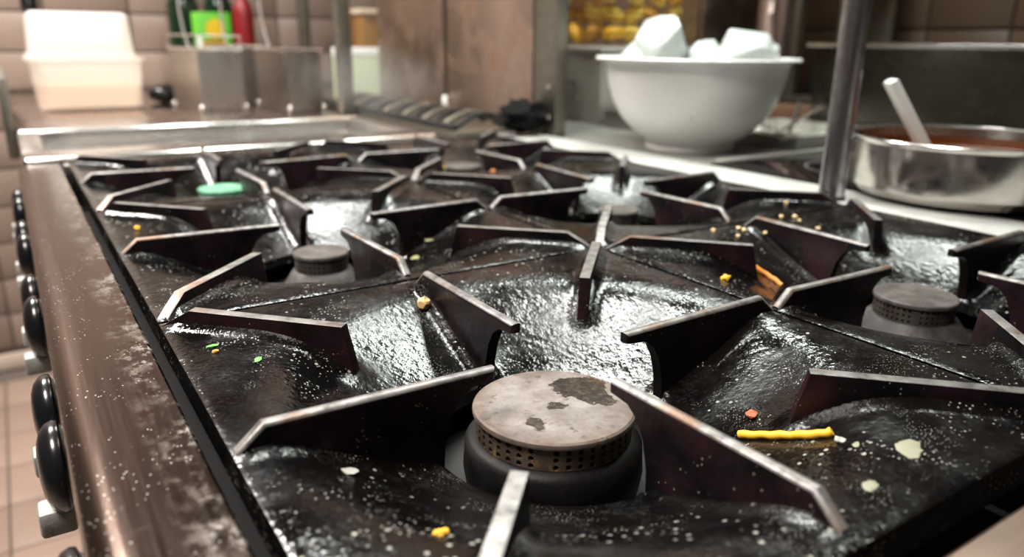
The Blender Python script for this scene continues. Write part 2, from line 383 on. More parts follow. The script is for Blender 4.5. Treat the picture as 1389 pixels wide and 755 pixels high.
# knobs: dial, grip with worn metal end, chrome rim
def knob_parts():
    d = MB().lathe([(0.0, -0.004), (0.0085, -0.004), (0.0085, 0.0125), (0.0225, 0.0130), (0.0250, 0.0140), (0.0255, 0.0165), (0.0243, 0.0195), (0.0205, 0.0228), (0.0150, 0.0248), (0.0070, 0.0258), (0.0, 0.0260)], 40)
    d.bm.transform(Matrix.Rotation(-math.pi/2, 4, 'Y'))
    dial = d.mesh('dial', M['bakelite'])
    em = MB().box(-0.0300, -0.0120, -0.0090, 0.0090, -0.0370, -0.0215, 0.0024).mesh('grip_end', M['grip'])
    rm = MB().tube([(-0.0125, 0.0205*math.cos(2*math.pi*k/40), 0.0205*math.sin(2*math.pi*k/40)) for k in range(40)], 0.0016, 6, loop=True)
    return dial, em, rm.mesh('rim', M['chrome'])
KD, KE, KR = knob_parts()
for y in (0.12, 0.187, 0.315, 0.385, 0.560, 0.628, 0.80, 0.868, 1.02, 1.085):
    k = link('knob', KD, rg, (-0.046, y, Z0-0.055))
    link('grip_end', KE, k); link('rim', KR, k)

# ------------------------------------------------------------------ grates
RP = [0.0, 0.066, 0.072, 0.080, 0.100, 0.120, 0.135, 0.150, 0.165, 0.180, 9]
HP = [-0.043, -0.0425, -0.0405, -0.0372, -0.0295, -0.0205, -0.0125, -0.0048, -0.0012, 0.0, 0.0]
def hprof(r):
    for i in range(len(RP)-1):
        if r <= RP[i+1]:
            t = (r-RP[i])/(RP[i+1]-RP[i]); return HP[i] + t*(HP[i+1]-HP[i])
    return 0.0
def hsm(r): return (hprof(r-0.008) + 2*hprof(r) + hprof(r+0.008))/4 if r > 0.085 else hprof(r)
DG = Vector((A/2, B/2)).normalized()
def fillet(x, y):
    """raised casting fillet where the fins join the plate"""
    best = 0.0; r = math.hypot(x, y)
    for d in (abs(y), abs(x)):
        if r > 0.074: best = max(best, math.exp(-(max(d-0.003, 0)/0.0045)**2)*min(1, max(0, (0.172-r)/0.012)))
    for sx in (1, -1):
        d = abs(x*DG.y*sx - y*DG.x)
        if r > 0.112: best = max(best, math.exp(-(max(d-0.003, 0)/0.0045)**2)*min(1, (r-0.112)/0.015)*min(1, max(0, (0.245-r)/0.012)))
    return 0.0042*best
GX, GY = A/2-0.0016, B/2-0.0016
def make_plate():
    m = MB(); bm = m.bm
    NX, NY = 118, 122; HR = 0.0715
    def zt(x, y):
        z = hsm(math.hypot(x, y)) + fillet(x, y)
        e = min(GX-abs(x), GY-abs(y))
        if e < 0.0025: z -= 0.0009*(1-e/0.0025)**2
        return z
    V = {}
    for i in range(NX+1):
        for j in range(NY+1):
            x = -GX + 2*GX*i/NX; y = -GY + 2*GY*j/NY
            r = math.hypot(x, y)
            V[i, j] = [x, y, r]
    # keep faces outside the hole and snap the inner boundary to the circle
    keep = {}
    for i in range(NX):
        for j in range(NY):
            if all(V[a, c][2] >= HR-0.0015 for a, c in ((i, j), (i+1, j), (i+1, j+1), (i, j+1))): keep[i, j] = 1
    def inside(i, j): return sum(((i+a, j+c) in keep) for a in (-1, 0) for c in (-1, 0))
    bv = {}
    for (i, j) in keep:
        for a, c in ((i, j), (i+1, j), (i+1, j+1), (i, j+1)):
            if (a, c) not in bv:
                x, y, r = V[a, c]
                if r < 0.085 and inside(a, c) < 4: x, y = x*HR/r, y*HR/r
                bv[a, c] = bm.verts.new((x, y, zt(x, y)))
    for (i, j) in keep: bm.faces.new((bv[i, j], bv[i+1, j], bv[i+1, j+1], bv[i, j+1]))
    # skirts: outer edge down, hole lip down
    for e in [e for e in bm.edges if e.is_boundary]:
        a, c = e.verts
        outer = max(abs(a.co.x)-GX, abs(a.co.y)-GY) > -0.0005
        dz = -0.016 if outer else None
        if not hasattr(m, 'low'): m.low = {}
        lv = []
        for v in (a, c):
            if v not in m.low:
                z = -0.018 if outer else v.co.z-0.008
                m.low[v] = bm.verts.new((v.co.x, v.co.y, z))
            lv.append(m.low[v])
        bm.faces.new((a, c, lv[1], lv[0]))
    return m.mesh('plate', M['iron'], 50)
def fin_mesh(kind):
    if kind == 'long':
        top = [(0.0435, 0.0035), (0.0435, 0.0095), (0.160, 0.0112), (0.1725, 0.0005)]
        under = [(0.058, 0.0020), (0.0650, -0.003), (0.0700, -0.012), (0.0735, -0.026), (0.0745, -0.046)]
        low = [(r, hsm(r)-0.005) for r in (0.172, 0.165, 0.15, 0.135, 0.12, 0.10, 0.085)]
    else:
        top = [(0.118, -0.026), (0.1265, 0.0105), (0.2255, 0.0112), (0.2465, -0.001)]
        under = [(0.116, -0.034)]
        low = [(r, hsm(r)-0.005) for r in (0.245, 0.20, 0.165, 0.15, 0.135, 0.12)]
    poly = top + low + under[::-1]
    m = MB(); b = bmesh.new()
    T = 0.0036
    v0 = [b.verts.new((r, -T, z)) for r, z in poly]; v1 = [b.verts.new((r, T, z)) for r, z in poly]
    n = len(poly)
    b.faces.new(v0); b.faces.new(v1[::-1])
    for i in range(n): b.faces.new((v0[i], v0[(i+1)%n], v1[(i+1)%n], v1[i]))
    bmesh.ops.recalc_face_normals(b, faces=b.faces[:])
    nt = len(top)
    tops = {v: i for vs in (v0, v1) for i, v in enumerate(vs) if i < nt}
    bmesh.ops.bevel(b, geom=[e for e in b.edges if all(v in tops for v in e.verts) and e.verts[0].co.y*e.verts[1].co.y > 0], offset=0.0029, segments=4, profile=0.5, affect='EDGES', clamp_overlap=True)
    bmesh.ops.triangulate(b, faces=[f for f in b.faces if len(f.verts) > 4])
    for f in b.faces:
        c = f.calc_center_median()
        onside = abs(f.normal.y) > 0.95
        f.material_index = 1 if (not onside and f.normal.z > 0.25) else 0
    m.join(b)
    return m.mesh('fin', [M['fin'], M['worn']], 40)
PLATE = make_plate(); FL = fin_mesh('long'); FS = fin_mesh('short')
ang = math.atan2(B/2, A/2)
grate_labels = {
 (0, 0): 'black cast-iron grate around the big rust-grey burner cap, with an orange peel strip on it',
 (1, 0): 'black cast-iron grate beside the shiny saucepan, pale seeds scattered on its rim',
 (0, 1): 'black cast-iron grate around the small dark cap between the rusty cap and the green cap',
 (1, 1): 'black cast-iron grate beside the round steel pole and the white bowl',
 (0, 2): 'black cast-iron grate around the green corroded burner cap by the steel basin',
 (1, 2): 'black cast-iron grate beside the charred lump and browned steel panels'}
for (i, j), lab in grate_labels.items():
    t = thing('burner_grate', lab, 'stove grate', (A*(i+0.5), B*(j+0.5), Z0), group='cast-iron grates on the range')
    link('plate', PLATE, t)
    for k in range(4):
        link('fin', FL, t, rot=(0, 0, k*math.pi/2))
    for a in (ang, math.pi-ang, math.pi+ang, -ang):
        link('fin', FS, t, rot=(0, 0, a))

# ------------------------------------------------------------------ burners
def perforated_ring(r, z0, z1, n, rows, hr, zoff):
    """wall of a ring with real recessed round holes"""
    m = MB(); bm = m.bm; dz = (z1-z0)/rows
    def P(a, z, rr=r): return (rr*math.cos(a), rr*math.sin(a), z)
    for i in range(n):
        for j in range(rows):
            a0, a1 = 2*math.pi*i/n, 2*math.pi*(i+1)/n; za, zb = z0+dz*j, z0+dz*(j+1)
            am, zm = (a0+a1)/2, (za+zb)/2
            solid = (i % 9 == 8)
            q = [(a0, za), (am, za), (a1, za), (a1, zm), (a1, zb), (am, zb), (a0, zb), (a0, zm)]
            if solid:
                bm.faces.new([bm.verts.new(P(a, z)) for a, z in (q[0], q[2], q[4], q[6])]); continue
            ov = [bm.verts.new(P(a, z)) for a, z in q]
            iv = []; dv = []
            for k in range(8):
                th = -3*math.pi/4 + k*math.pi/4
                a, z = am + hr/r*math.cos(th), zm + hr*math.sin(th)
                iv.append(bm.verts.new(P(a, z))); dv.append(bm.verts.new(P(a, z, r-0.0025)))
            for k in range(8):
                k2 = (k+1) % 8
                bm.faces.new((ov[k], ov[k2], iv[k2], iv[k]))
                bm.faces.new((iv[k], iv[k2], dv[k2], dv[k]))
    bmesh.ops.remove_doubles(bm, verts=bm.verts[:], dist=1e-6)
    return m
def burner(loc, rc, label, capm, ringm, headm, big=False, tilt=(0, 0, 0), rows=3, n=45):
    t = thing('gas_burner', label, 'burner', (loc[0], loc[1], Z0-0.066), group='burners on the range')
    zb = 0.066
    # cast head standing on the tray
    if big:
        prof = [(0.0, 0.0), (0.040, 0.0), (0.0475, 0.004), (0.0490, 0.014), (0.0480, 0.028), (0.0455, 0.0315), (0.0395, 0.0325), (0.0, 0.0325)]
    else:
        prof = [(0.0, 0.0), (rc*1.75, 0.0), (rc*1.70, 0.006), (rc*1.30, 0.022), (rc*1.06, 0.0315), (rc*0.88, 0.0325), (0.0, 0.0325)]
    h = MB().lathe(prof, 64).obj('burner_head', headm, t, angle=50)
    if not big:
        for k in range(3):
            a = math.radians(-100 + 120*k); r = rc*1.36
            X = Matrix.Translation((r*math.cos(a), r*math.sin(a), 0.0175)) @ Matrix.Rotation(a, 4, 'Z')
            cut(h, -0.012, 0.012, -0.0045, 0.0045, -0.004, 0.004, X)
            sl = MB()   # thin sleeve lining the slot
            sl.box(-0.012, -0.001, -0.0045, -0.0037, -0.004, 0.004); sl.box(-0.012, -0.001, 0.0037, 0.0045, -0.004, 0.004)
            sl.box(-0.012, -0.001, -0.0037, 0.0037, -0.004, -0.0032); sl.box(-0.012, -0.001, -0.0037, 0.0037, 0.0032, 0.004)
            so = sl.obj('air_slot', headm, h); so.matrix_local = X
    rr = rc*0.955
    g = perforated_ring(rr, 0.0325, 0.0445, n, rows, 0.00155 if big else 0.0011, 0)
    ring = g.obj('perforated_ring', ringm, t, angle=30, recalc=False)
    prof = [(0.0, 0.0445), (rc*0.96, 0.0445), (rc*0.995, 0.0450), (rc, 0.0462), (rc*0.99, 0.0475), (rc*0.96, 0.0483), (rc*0.5, 0.0487), (0.0, 0.0488)]
    MB().lathe(prof, 72).obj('cap', capm, t, rot=tilt, angle=30)
    return t
burner((0.1655, 0.1745), 0.0440, 'large round rust-grey burner cap with dark stains over a perforated ring', M['capA'], M['ring'], M['head'], True, n=42)
burner((0.5150, 0.1760), 0.0305, 'dark grey burner cap on a grey conical head, across from the saucepan', M['capB'], M['ringB'], M['headB'])
burner((0.1640, 0.5340), 0.0250, 'small dark burner cap between the large rusty cap and the green cap', M['capB'], M['ringB'], M['headB'], n=36)
burner((0.5200, 0.5340), 0.0235, 'small dark burner cap near the white bowl, beside the steel pole', M['capB'], M['ringB'], M['head'], n=36)
burner((0.1600, 0.8950), 0.0300, 'green corroded burner cap near the steel basin', M['green'], M['green'], M['head'], n=36)
burner((0.5230, 0.9050), 0.0280, 'small dark burner cap beside the charred lump, yellow scrap on its grate', M['capB'], M['ringB'], M['head'], n=36)

# ------------------------------------------------------------------ food scraps on the grates
def surf(x, y):
    i = 0 if x < A else 1; j = min(2, int(y//B))
    dx, dy = x-A*(i+0.5), y-B*(j+0.5)
    return hsm(math.hypot(dx, dy)) + fillet(dx, dy)
def chunk(seed, sx, sy, sz, sub=1, jit=0.28):
    rnd = random.Random(seed); b = bmesh.new()
    bmesh.ops.create_icosphere(b, subdivisions=sub, radius=1.0)
    for v in b.verts: v.co *= 1 + rnd.uniform(-jit, jit)
    b.transform(Matrix.Diagonal((sx, sy, sz, 1))); return b
FC = {'seed': simple('pale_seed', (0.78, 0.58, 0.30), 0.5), 'orange': simple('orange_scrap', (0.80, 0.28, 0.05), 0.45),
      'yellow': simple('yellow_scrap', (0.90, 0.48, 0.03), 0.45), 'green': simple('green_scrap', (0.12, 0.42, 0.06), 0.5),
      'pale': simple('pale_flake', (0.34, 0.33, 0.29), 0.55), 'leaf': simple('dull_leaf', (0.30, 0.29, 0.12), 0.5), 'grease': simple('dried_grease', (0.24, 0.235, 0.16), 0.5), 'rust': simple('red_brown_scrap', (0.36, 0.10, 0.04), 0.4), 'crumb': simple('toasted_crumb', (0.80, 0.50, 0.22), 0.6)}
def crumb(name, kind, x, y, s, label, group=None, flat=0.6, el=1.3, rot=0.0, cat='food scrap', seed=None):
    m = MB(); m.join(chunk(seed if seed is not None else int(x*9999+y*777), s*el, s, s*flat, 2, 0.32))
    zmin = min(v.co.z for v in m.bm.verts)
    o = m.obj(name, FC[kind], None, (x, y, Z0+surf(x, y)-zmin*0.7), (0, 0, rot), angle=18)
    return tag(o, label, cat, group)
seed_l = 'pale round seed lying on the grates near the steel pole'
for x, y in ((0.6427, 0.3995), (0.5806, 0.3565), (0.5923, 0.3496), (0.585, 0.3388), (0.5885, 0.3189), (0.508, 0.3484), (0.5108, 0.3435), (0.4907, 0.3338), (0.5215, 0.3275), (0.4784, 0.3524), (0.6199, 0.2809)):
    crumb('seed', 'seed', x, y, 0.0021, seed_l, 'pale seeds near the pole', 0.8, 1.2, random.uniform(0, 3), 'seed')
crumb('seed', 'yellow', 0.0267, 0.6295, 0.0026, 'golden round seed alone on the grate rim beside the front rail', None, 0.9, 1.1, 0, 'seed')
# crumb caught on the fin
crumb('bread_crumb', 'crumb', 0.1640, 0.3245, 0.0042, 'pale orange bread crumb against a fin of the grate with the rusty cap', None, 0.95, 1.2, 0.4, 'crumb')
crumb('herb_scrap', 'green', 0.0208, 0.3058, 0.0017, 'bright green herb scrap beside a tiny orange scrap by the front rail', None, 0.4, 2.0, 0.2)
crumb('carrot_scrap', 'orange', 0.0205, 0.2965, 0.0016, 'tiny orange scrap beside the green herb scrap near the front rail', None, 0.5, 1.2, 0.2)
crumb('herb_scrap', 'green', 0.0384, 0.2766, 0.0016, 'bright green herb scrap alone beneath the corner fin near the front rail', None, 0.4, 2.0, 0.9)
crumb('corn_scrap', 'yellow', 0.3765, 0.2459, 0.0036, 'bright yellow angular scrap lying under a fin near the seam of two grates', None, 0.6, 1.3, 0.4)
crumb('tomato_scrap', 'rust', 0.260, 0.1199, 0.0030, 'red-brown scrap on the bowl of the grate beside the orange peel strip', None, 0.45, 1.5, 0.5)
crumb('onion_scrap', 'pale', 0.2458, 0.0588, 0.0026, 'pale scrap at the end of the orange peel strip', None, 0.4, 1.4, 0.3)
crumb('fish_flake', 'pale', 0.0449, 0.1643, 0.0028, 'pale grey flake on the bowl under the long fin by the front rail', None, 0.16, 1.7, -0.4)
crumb('corn_scrap', 'yellow', 0.0535, 0.0915, 0.0020, 'small yellow scrap beside the short corner fin near the rusty cap', None, 0.5, 1.4, -0.3)
crumb('egg_scrap', 'yellow', 0.540, 0.988, 0.0055, 'yellow scrap on the grate beside the charred lump', None, 0.5, 2.2, -0.5)
crumb('carrot_scrap', 'orange', 0.4745, 0.7370, 0.0030, 'orange scrap on the rim between the grates near the white bowl', None, 0.7, 1.3, 0.2)
crumb('lettuce_scrap', 'leaf', 0.2547, 0.5247, 0.0040, 'dull green leaf scrap lower on the bowl beside the small dark cap', None, 0.3, 1.7, 0.6)
crumb('lettuce_scrap', 'leaf', 0.2782, 0.5404, 0.0033, 'dull green leaf scrap higher on the bowl beside the small dark cap', None, 0.3, 1.6, 0.2)
for x, y, s, lb in ((0.2513, 0.030, 0.0052, 'largest yellowish dried grease splash on the grate rim'), (0.2123, 0.0228, 0.0030, 'small pale dried grease splash on the grate rim'), (0.244, 0.0495, 0.0018, 'tiny pale grease drop between the peel strip and the large splash')):
    crumb('grease_splash', 'grease', x, y, s, lb, 'grease splashes by the peel strip', 0.10, 1.5, 0.3, 'grease splash')
# peel strip
def strip(name, pts, r, mat, label):
    m = MB(); fine = []
    for i in range(len(pts)-1):
        for k in range(4):
            t = k/4; x = pts[i][0]*(1-t)+pts[i+1][0]*t; y = pts[i][1]*(1-t)+pts[i+1][1]*t
            fine.append((x, y, surf(x, y)+r*0.8+0.0003*math.sin(7*(i+t))))
    x0, y0, z0 = fine[0]
    m.tube([(x-x0, y-y0, z-z0) for x, y, z in fine], [r*(0.95+0.07*math.sin(k*1.1)) for k in range(len(fine))], 8)
    return tag(m.obj(name, FC[mat], None, (x0, y0, Z0+z0), angle=60), label, 'food scrap')
strip('orange_peel', [(0.241, 0.112), (0.2435, 0.101), (0.2455, 0.090), (0.2470, 0.080), (0.2490, 0.069), (0.2515, 0.066)], 0.0023, 'yellow', 'long orange-yellow peel strip lying beside the long fin of the grate with the rusty cap')
strip('carrot_strip', [(0.462, 0.2900), (0.468, 0.2815), (0.4705, 0.2725), (0.4706, 0.2630)], 0.0022, 'orange', 'curved orange carrot strip in the bowl between two fins, across from the saucepan')

# ------------------------------------------------------------------ steel pole at the rear of the grates
t = thing('support_pole', 'round steel pole rising from the rear ledge beside the saucepan', 'pole', (0.7145, 0.3940, Z0-0.001))
MB().lathe([(0.0, 0.0), (0.0138, 0.0), (0.0142, 0.001), (0.0142, 1.10), (0.0, 1.10)], 40).obj('tube', M['pole'], t)
MB().lathe([(0.0143, 0.001), (0.0150, 0.001), (0.0150, 0.004), (0.0143, 0.0045)], 40, closed=True).obj('base_weld', M['soot'], t)

# ------------------------------------------------------------------ rear counter with hob
rc = thing('rear_counter', 'long steel counter behind the range carrying the hob and the white bowl', 'counter')
MB().box(0.815, 1.90, -0.30, 1.862, Z0-0.030, Z0-0.004, 0.003).obj('worktop', M['ledge_grey'], rc)
MB().box(0.83, 1.88, -0.28, 1.85, 0.0, Z0-0.030).obj('carcass', M['steel_dark'], rc)
hb = thing('induction_hob', 'black glass induction hob with a printed ring under the saucepan', 'hob', (0, 0, Z0-0.004))
MB().box(0.788, 1.22, 0.02, 0.645, 0.0, 0.0045, 0.0015).obj('glass', M['glass_black'], hb)
MB().box(0.816, 1.22, 0.6455, 0.662, 0.0, 0.006, 0.0015).obj('edge_trim', M['satin'], hb)
for (cx, cy, r) in ((0.935, 0.50, 0.075), (0.96, 0.24, 0.085)):
    pts = [(cx+r*math.cos(2*math.pi*k/64), cy+r*math.sin(2*math.pi*k/64)) for k in range(64)]
    m = MB(); n = 64
    vo = [m.bm.verts.new((x, y, 0.0048)) for x, y in pts]; vi = [m.bm.verts.new((cx+(x-cx)*0.97, cy+(y-cy)*0.97, 0.0048)) for x, y in pts]
    for k in range(n): m.bm.faces.new((vo[k], vo[(k+1)%n], vi[(k+1)%n], vi[k]))
    m.obj('zone_ring', M['ring_print'], hb)
# saucepan
PX, PY = 0.858, 0.325; PZ = Z0+0.0008
t = thing('saucepan', 'round stainless steel saucepan with brown sauce on the black hob', 'pan', (PX, PY, PZ))
R = 0.125
MB().lathe([(0.0, 0.0), (R*0.80, 0.0), (R*0.90, 0.004), (R*0.965, 0.013), (R*0.985, 0.030), (R*0.99, 0.062), (R*1.012, 0.0660), (R*1.015, 0.0672), (R*1.0, 0.0678),
            (R*0.975, 0.0660), (R*0.965, 0.030), (R*0.94, 0.014), (R*0.85, 0.006), (0.0, 0.004)], 80).obj('pan_body', M['pan'], t, angle=30)
MB().tube([(R*1.013*math.cos(2*math.pi*k/80), R*1.013*math.sin(2*math.pi*k/80), 0.0670) for k in range(80)], 0.0016, 8, loop=True).obj('rim', M['chrome'], t)
m = MB().lathe([(0.0, 0.006), (R*0.84, 0.0075), (R*0.945, 0.018), (R*0.958, 0.046), (R*0.962, 0.055), (R*0.940, 0.045), (R*0.90, 0.0425), (0.0, 0.0425)], 72)
tag(m.obj('sauce', M['sauce'], None, (PX, PY, PZ)), 'reddish-brown sauce filling the steel saucepan', 'sauce')
sp = thing('spatula', 'white plastic utensil handle sticking out of the saucepan', 'utensil', (PX-0.012, PY+0.015, PZ+0.012))
dirv = Vector((-0.060, 0.048, 0.116))
def flatbar(p0, p1, w, th, mat, name, parent, bev=0.0015):
    d = (Vector(p1)-Vector(p0)); L = d.length
    o = MB().box(-w/2, w/2, -th/2, th/2, 0, L, bev).obj(name, mat, parent, p0)
    o.rotation_mode = 'QUATERNION'; o.rotation_quaternion = d.to_track_quat('Z', 'Y'); return o
flatbar((0, 0, 0), tuple(dirv), 0.0250, 0.011, M['white_handle'], 'handle', sp, 0.003)
flatbar((0.004, -0.003, -0.004), tuple(dirv*0.25), 0.030, 0.004, M['white_handle'], 'blade', sp)

# white bowl with crumpled white chunks
BX, BY = 0.905, 0.800; BZ = Z0-0.004
bo = thing('mixing_bowl', 'large white plastic mixing bowl heaped with ice-like chunks', 'bowl', (BX, BY, BZ))
RB = 0.163
pf = [(0.0, 0.0), (RB*0.44, 0.0), (RB*0.455, 0.003), (RB*0.45, 0.012), (RB*0.47, 0.0165), (RB*0.60, 0.030), (RB*0.72, 0.050), (RB*0.81, 0.075), (RB*0.87, 0.105), (RB*0.905, 0.139), (RB*0.93, 0.1425), (RB*1.0, 0.1430), (RB*1.012, 0.1455), (RB*1.0, 0.148),
      (RB*0.92, 0.1475), (RB*0.885, 0.141), (RB*0.85, 0.105), (RB*0.79, 0.077), (RB*0.70, 0.053), (RB*0.58, 0.034), (RB*0.44, 0.020), (0.0, 0.018)]
MB().lathe(pf, 96).obj('bowl_body', M['white_plastic'], bo, angle=40)
def mk_ice():
    t = NT('cloudy_ice'); t.set(Base_Color=(0.46, 0.49, 0.47), Roughness=0.28, Subsurface_Weight=0.25, Subsurface_Radius=(0.02, 0.02, 0.02)); t.bump(t.noise(60, 3), 0.4, 0.003); return t.m
ICE = mk_ice()
def hull_chunk(seed, s, n=26):
    rnd = random.Random(seed); b = bmesh.new()
    for k in range(n):
        v = Vector((rnd.gauss(0, 1), rnd.gauss(0, 1), rnd.gauss(0, 1))).normalized()*rnd.uniform(0.8, 1.05)
        b.verts.new((v.x*s[0], v.y*s[1], v.z*s[2]))
    r = bmesh.ops.convex_hull(b, input=b.verts[:])
    bmesh.ops.delete(b, geom=[v for v in b.verts if not v.link_faces], context='VERTS')
    bmesh.ops.bevel(b, geom=b.edges[:], offset=0.004, segments=2, profile=0.5, affect='EDGES', clamp_overlap=True)
    return b
for k, (x, y, z, s) in enumerate([(-0.050, 0.030, 0.150, (0.052, 0.050, 0.072)), (0.072, -0.038, 0.150, (0.060, 0.054, 0.056)), (0.012, -0.005, 0.136, (0.044, 0.045, 0.042)), (-0.080, 0.050, 0.136, (0.040, 0.040, 0.040)), (0.055, 0.045, 0.118, (0.055, 0.05, 0.045)), (-0.02, -0.055, 0.112, (0.05, 0.045, 0.04)), (0.094, -0.062, 0.152, (0.038, 0.032, 0.028)), (0.0, 0.01, 0.065, (0.085, 0.085, 0.045))]):
    m = MB(); m.join(hull_chunk(40+k, s))
    lab = ['tall pointed white ice chunk on top of the bowl', 'rounded glassy ice chunk with a flat top in the bowl'][k] if k < 2 else 'smaller white ice chunk packed between the big ones in the bowl'
    tag(m.obj('ice_chunk', ICE, None, (BX+x, BY+y, BZ+z), angle=25), lab, 'ice', 'ice chunks in the white bowl')
FC['stain'] = simple('orange_splash', (0.70, 0.42, 0.16), 0.5)

# steel trays and utensils between bowl and pole
def tray(loc, sx, sy, h, rotz, label, mat='steel', name='steel_tray', lip=0.012, rt=0.003):
    t = thing(name, label, 'tray', loc, (0, 0, rotz))
    m = MB(); x, y = sx/2, sy/2
    m.box(-x, x, -y, y, 0, 0.002); m.box(-x, -x+0.002, -y, y, 0.002, h); m.box(x-0.002, x, -y, y, 0.002, h)
    m.box(-x+0.002, x-0.002, -y, -y+0.002, 0.002, h); m.box(-x+0.002, x-0.002, y-0.002, y, 0.002, h)
    m.obj('tray_body', M[mat], t)
    m = MB()
    m.box(-x-lip, x+lip, -y-lip, -y, h, h+rt, 0.001); m.box(-x-lip, x+lip, y, y+lip, h, h+rt, 0.001)
    m.box(-x-lip, -x, -y, y, h, h+rt, 0.001); m.box(x, x+lip, -y, y, h, h+rt, 0.001)
    m.obj('rim', M['chrome'], t); return t
tray((1.165, 0.805, Z0-0.004), 0.26, 0.24, 0.020, 0.0, 'shallow steel tray of utensils behind the hob, beside the white bowl', 'satin')
def spoon(loc, L, rotz, tiltx, label):
    t = thing('serving_spoon', label, 'spoon', loc, (0, 0, rotz), 'steel spoons in the tray')
    m = MB(); m.tube([(0, 0, 0.004), (0, L*0.5, 0.004+tiltx*0.5), (0, L, 0.004+tiltx)], 0.004, 10); m.obj('handle', M['chrome'], t)
    m = MB(); b = bmesh.new(); bmesh.ops.create_uvsphere(b, u_segments=24, v_segments=12, radius=1.0)
    bmesh.ops.delete(b, geom=[v for v in b.verts if v.co.z > 0.05], context='VERTS')
    b.transform(Matrix.Translation((0, -0.03, 0.017)) @ Matrix.Diagonal((0.024, 0.036, 0.017, 1))); m.join(b); m.obj('spoon_bowl', M['chrome'], t)
spoon((1.08, 0.74, Z0+0.0005), 0.22, -1.0, 0.05, 'steel spoon leaning across the utensil tray')
spoon((1.12, 0.80, Z0+0.0005), 0.20, -1.35, 0.04, 'steel spoon lying in the utensil tray beside the leaning one')
spoon((1.14, 0.86, Z0+0.0005), 0.18, -0.7, 0.035, 'steel spoon at the rear of the utensil tray')
tray((1.10, 1.06, Z0-0.004), 0.20, 0.16, 0.034, 0.0, 'shallow steel tray behind the white bowl, beside the steel cabinet')
tray((1.50, 0.62, Z0-0.004), 0.34, 0.52, 0.165, 0.0, 'deep steel food container with bright rim behind the saucepan', 'steel_black', 'food_container', 0.016, 0.008)
MB2 = MB().box(-0.25, 0.25, -0.01, 0.01, 0, 0.035, 0.003)
tag(MB2.obj('wooden_rail', simple('brown_wood', (0.16, 0.075, 0.042), 0.5), None, (1.47, 1.11, Z0-0.004), (0, 0, -1.1)), 'brown wooden board edge lying behind the utensil tray', 'board')

# ------------------------------------------------------------------ steel cabinet with wire basket behind the bowl
cb = thing('steel_cabinet', 'low steel cabinet behind the white bowl carrying the wire basket', 'cabinet', (1.17, 1.36, Z0-0.004))
MB().box(-0.16, 0.16, -0.19, 0.19, 0.0, 0.150, 0.003).obj('body', simple('satin_grey_steel', (0.42, 0.40, 0.36), 0.45, 0.4), cb)
MB().box(-0.172, 0.172, -0.202, 0.202, 0.150, 0.160, 0.002).obj('top', simple('satin_pale_steel', (0.62, 0.58, 0.53), 0.4, 0.4), cb)
MB().tube([(-0.161, -0.13, 0.05), (-0.185, -0.13, 0.05), (-0.185, -0.13, 0.085), (-0.185, -0.02, 0.085), (-0.185, -0.02, 0.05), (-0.161, -0.02, 0.05)], 0.004, 8).obj('handle', M['steel_dark'], cb)
KX, KY, KZ = 1.17, 1.35, Z0+0.156
bk = thing('wire_basket', 'square wire mesh basket of fried potatoes on the steel cabinet', 'basket', (KX, KY, KZ))
m = MB(); hx_, hy_, H = 0.135, 0.165, 0.135
def wire(p, q, r=0.0010):
    m.tube([p, q], r, 4, cap=False)
N = 20
for k in range(N+1):
    u = -1+2*k/N
    for sy in (-1, 1): wire((u*hx_, sy*hy_, 0.001), (u*hx_, sy*hy_, H))
    for sx in (-1, 1): wire((sx*hx_, u*hy_, 0.001), (sx*hx_, u*hy_, H))
for k in range(11):
    z = 0.002+H*k/10
    for s in (-1, 1):
        wire((-hx_, s*hy_, z), (hx_, s*hy_, z)); wire((s*hx_, -hy_, z), (s*hx_, hy_, z))
for k in range(13):
    u = -1+2*k/12
    wire((u*hx_, -hy_, 0.001), (u*hx_, hy_, 0.001)); wire((-hx_, u*hy_, 0.001), (hx_, u*hy_, 0.001))
mo = m.obj('wire_mesh', M['chrome'], bk); mo['kind'] = 'stuff'
MB().tube([(-hx_, -hy_, H), (hx_, -hy_, H), (hx_, hy_, H), (-hx_, hy_, H)], 0.003, 8, loop=True).obj('rim', M['chrome'], bk)
pot = [simple('fried_golden', (0.90, 0.48, 0.03), 0.45), simple('fried_yellow', (0.90, 0.66, 0.12), 0.5), simple('fried_brown', (0.55, 0.26, 0.03), 0.45)]
rnd = random.Random(3); cnt = 0
pm = [None]*3
for q in range(3):
    mm = MB(); mm.join(chunk(90+q, 0.0285, 0.0235, 0.0165, 2, 0.14)); pm[q] = mm.mesh('potato', pot[q], 60)
for lz in range(4):
    for ix in range(4):
        for iy in range(5):
            if lz in (0, 1, 2, 3) and not (ix in (0,) or iy in (0,) or lz == 3): continue
            o = link('fried_potato', pm[rnd.choice((0, 0, 1, 2))], None, (KX-0.096+0.062*ix+rnd.uniform(-.005, .005)+0.012*(lz % 2), KY-0.130+0.062*iy+rnd.uniform(-.006, .006)+0.014*(lz % 2), KZ+0.026+0.043*lz+rnd.uniform(-.002, .002)), (rnd.uniform(-.9, .9), rnd.uniform(-.9, .9), rnd.uniform(0, 3)))
            tag(o, 'golden fried potato piece in the wire basket', 'potato', 'fried potatoes in the wire basket')

